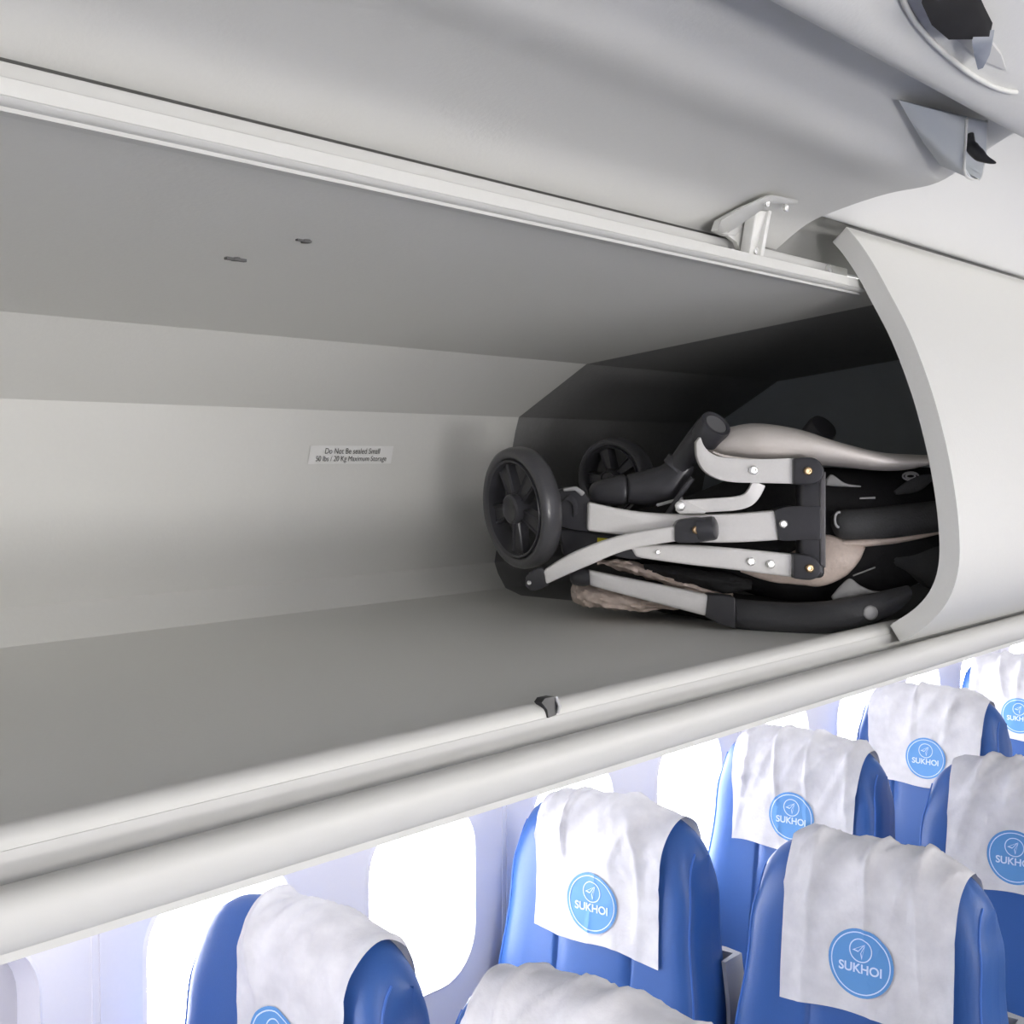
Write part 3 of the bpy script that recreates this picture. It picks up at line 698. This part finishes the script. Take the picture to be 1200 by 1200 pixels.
def wrinkle(u, s, seed):
    v = Vector((u*9+seed*7.3, s*7, seed*3.1))
    a = noise.noise(v); r1 = 1-abs(noise.noise(Vector((u*16+s*9+seed*5, s*4-u*3, seed))))*2
    r2 = 1-abs(noise.noise(Vector((u*28-s*14+seed*2, s*10, seed+4))))*2.4
    top = math.exp(-((s-S_TOP+.05)/.10)**2)
    r3 = 1-abs(noise.noise(Vector((u*13+seed*1.7, s*2.2+u*2, seed*2.3))))*2.2
    k = 1-.9*math.exp(-(u*u+(s-S_EMB)**2)/.062**2)
    return k*(.0025*a+.007*max(0, r1)**3*(.2+top)+.0016*max(0, r2)**2*(.3+top)+.010*max(0, r3)**4*(.35+top))
def cover_pt(u, s, seed, skew=0, lift=0):
    e = .004
    n = ((seat_pt(u, s+e, False)-seat_pt(u, s-e, False)).cross(seat_pt(u+e, s, False)-seat_pt(u-e, s, False)))
    if n.length < 1e-9: n = Vector((-1, 0, 0))
    n.normalize()
    if n.x*(1 if s > S_TOP else -1) < 0 and abs(n.x) > .25: n = -n
    if abs(n.x) <= .25 and n.z < 0: n = -n
    return seat_pt(u, s, False)+n*(.006+lift+max(0, wrinkle(u, s, seed)))
S_EMB = s_of_z(1.004)
def emblem_mesh(b, seed, lift, eu):
    """flat artwork (x right, y up) laid onto the cloth"""
    def put(x, y, l): return cover_pt(eu-x, S_EMB+y, seed, lift=lift+l+.0012)     # seen from the front, +x of the print runs to -Y
    R = .058
    def disc(r0, r1, cx, cy, mi, l, n=40, rings=1):
        prev = None
        for j in range(rings+1):
            r = r0+(r1-r0)*j/rings
            cur = [b.verts.new(put(cx+r*math.cos(2*PI*k/n), cy+r*math.sin(2*PI*k/n), l)) for k in range(n)] if r > 1e-6 else [b.verts.new(put(cx, cy, l))]
            if prev:
                for k in range(n):
                    k2 = (k+1) % n
                    f = b.faces.new((prev[0], cur[k], cur[k2])) if len(prev) == 1 else b.faces.new((prev[k], cur[k], cur[k2], prev[k2]))
                    f.material_index = mi
            prev = cur
    disc(0, R, 0, 0, 0, .0008, 48, 6)
    disc(R*.88, R*.915, 0, 0, 1, .0016, 48)
    disc(.0185, .0205, 0, .0215, 1, .0018, 40)
    for tri in ([(-.0150, .0205), (.0085, .0335), (-.0045, .0180)], [(.0085, .0335), (.0020, .0060), (-.0005, .0165)]):
        c = sum((Vector(t) for t in tri), Vector((0, 0)))/3
        o_ = [Vector(t) for t in tri]; i_ = [c+(t-c)*.62 for t in o_]
        A = [b.verts.new(put(t.x, t.y, .0018)) for t in o_]; B = [b.verts.new(put(t.x, t.y, .0018)) for t in i_]
        for k in range(3):
            f = b.faces.new((A[k], A[(k+1) % 3], B[(k+1) % 3], B[k])); f.material_index = 1
    for v_ in TXT: 
        me, y0 = v_
        n0 = len(b.verts); f0 = len(b.faces); b.from_mesh(me); b.verts.ensure_lookup_table(); b.faces.ensure_lookup_table()
        for v in b.verts[n0:]: v.co = put(v.co.x, v.co.y+y0, .0020)
        for f in b.faces[f0:]: f.material_index = 1
TXT = [(text_mesh('SUKHOI', .0215, .0005), -.0100)]
WHITE_BAND = [(-.022, .022)]
def make_seat(X, Y, seed, hw, skew, eu, uc, label, clabel, swin, proto=None):
    t = empty('passenger_seat', (X, Y, 0)); tag(t, label, 'seat', 'blue passenger seats below the bin')
    if proto is None:
        loc = Vector((X, Y, 0)); T = Matrix.Translation(loc)
        def L(name, b, m, **k):
            bmesh.ops.transform(b, matrix=T, verts=b.verts); return link(name, b, m, t, **k)
        bk = make_backrest(t); bk.data.transform(T)     # backrest built around the origin
        for sg in (-1, 1):
            b = bmesh.new(); pts = []
            for k in range(40):
                s = .03+(S_TOP-.055)*k/39; w = half_w(prof_at(s).z); p = seat_pt(sg*w*.955, s, False); pts.append(p+Vector((-.001, 0, 0)))
            tube(b, pts, .0022, 8); L('piping', b, BLUEP)
        b = bmesh.new()      # grey shell behind the lower back
        rows = []
        for k in range(16):
            z = .46+.46*k/15; s_ = s_of_z(z); xb = .105+.015*(z-.46)/.42+.010; w = half_w(z)+.006
            rows.append([b.verts.new((xb-.055, -w, z)), b.verts.new((xb-.055, -w-.008, z)), b.verts.new((xb+.006, -w-.008, z)), b.verts.new((xb+.016, -w+.03, z)), b.verts.new((xb+.016, w-.03, z)), b.verts.new((xb+.006, w+.008, z)), b.verts.new((xb-.055, w+.008, z)), b.verts.new((xb-.055, w, z)), b.verts.new((xb-.005, w-.004, z)), b.verts.new((xb-.005, -w+.004, z))])
        for a_, c_ in zip(rows, rows[1:]):
            for q in range(10): b.faces.new((a_[q], a_[(q+1) % 10], c_[(q+1) % 10], c_[q]))
        b.faces.new(rows[0][::-1]); b.faces.new(rows[-1]); L('back_shell', b, SHELL)
        b = bmesh.new(); box(b, (-.56, -.225, .36), (-.07, .225, .47)); bevel(b, .03, 4); L('seat_cushion', b, BLUE)
        for sg in (-1, 1):
            b = bmesh.new(); box(b, (-.40, sg*.244-.012, .60), (.02, sg*.244+.012, .635)); bevel(b, .010, 3)
            v = box(b, (-.06, sg*.244-.010, .40), (-.02, sg*.244+.010, .61)); L('armrest', b, SHELL)
        b = bmesh.new(); box(b, (-.5, -.18, .26), (-.02, .18, .36)); bevel(b, .01); L('seat_frame', b, SHELL)
        for xx in (-.46, -.06):
            for sg in (-1, 1):
                b = bmesh.new(); tube(b, [(xx, sg*.14, 0.0), (xx, sg*.14, .27)], .018, 12, ref=Vector((1, 0, 0))); L('leg', b, SHELL)
    else:
        for ch in proto.children:
            c = ch.copy(); COL.objects.link(c); c.parent = t
    # paper cover draped over the top
    cv = empty('headrest_cover', (X, Y, 1.19)); tag(cv, clabel, 'headrest cover', 'white paper headrest covers on the seats')
    b = bmesh.new(); s0, s1 = s_of_z(swin), SL*.60; NU, NS = 44, 64; grid = []
    for i in range(NS+1):
        row = []
        for k in range(NU+1):
            u = uc-hw+2*hw*k/NU
            sa = s0+skew*u+.004*math.sin(u*31+seed)
            s = sa+(s1-sa)*i/NS
            row.append(b.verts.new(cover_pt(u+.006*math.sin(s*14+seed)*(k/NU-.5), s, seed)))
        grid.append(row)
    for i in range(NS):
        for k in range(NU): b.faces.new((grid[i][k], grid[i][k+1], grid[i+1][k+1], grid[i+1][k]))
    bmesh.ops.transform(b, matrix=Matrix.Translation((X, Y, 0)), verts=b.verts)
    link('cloth', b, CLOTH, cv, sharp=180)
    b = bmesh.new(); emblem_mesh(b, seed, 0, eu); bmesh.ops.transform(b, matrix=Matrix.Translation((X, Y, 0)), verts=b.verts)
    e = link('emblem', b, [EMB, EMBW], cv, smooth=False); e['label'] = 'round blue airline emblem with white arrow ring and lettering'
    return t
RX = [1.30+.8*k for k in range(6)]
YWI, YA = 1.484, .965
seats = [
 (RX[1]+.03, YA, 1, .152, 0, -.010, -.017, 'blue aisle seat standing largest in front at the lower right', 'wrinkled white cover with a large blue emblem on the front right seat', .915),
 (RX[0], YWI, 2, .116, .10, -.014, -.044, 'blue window seat at lower left, dark against the bright window glare', 'greyish draped cover on the lower left window seat, lit from behind', .90),
 (RX[1], YWI, 3, .145, .06, .0, -.008, 'blue window seat below the folded stroller, a grey shell edge on its right', 'bright white cover on the window seat below the middle of the bin sill', .925),
 (RX[2], YWI, 4, .158, 0, -.005, -.005, 'blue window seat directly behind the largest aisle seat, window glow at its left', 'white cover on the window seat just behind the largest cover', .925),
 (RX[3], YWI, 5, .160, 0, -.008, 0, 'blue window seat two rows behind the stroller-side window seat, under the sill', 'small white cover on the window seat third along from the middle', .925),
 (RX[4], YWI, 6, .160, 0, .0, 0, 'farthest blue window seat, cut off by the right edge of the picture', 'farthest and smallest white cover at the right edge below the sill', .925),
 (RX[0], YA, 7, .160, 0, .0, 0, 'nearest aisle seat at the bottom edge, only its top in view', 'greyish cover at the bottom edge of which only the crumpled top shows', .925),
 (RX[2], YA, 8, .158, 0, -.005, -.015, 'blue aisle seat at the right edge behind the largest seat', 'creased greyish white cover cut by the right edge behind the largest cover', .925),
]
proto = None
for (X, Y, seed, hw, skew, eu, uc, la, cla, sw) in seats:
    t = make_seat(X, Y, seed, hw, skew, eu, uc, la, cla, sw, proto)
    if proto is None: proto = t
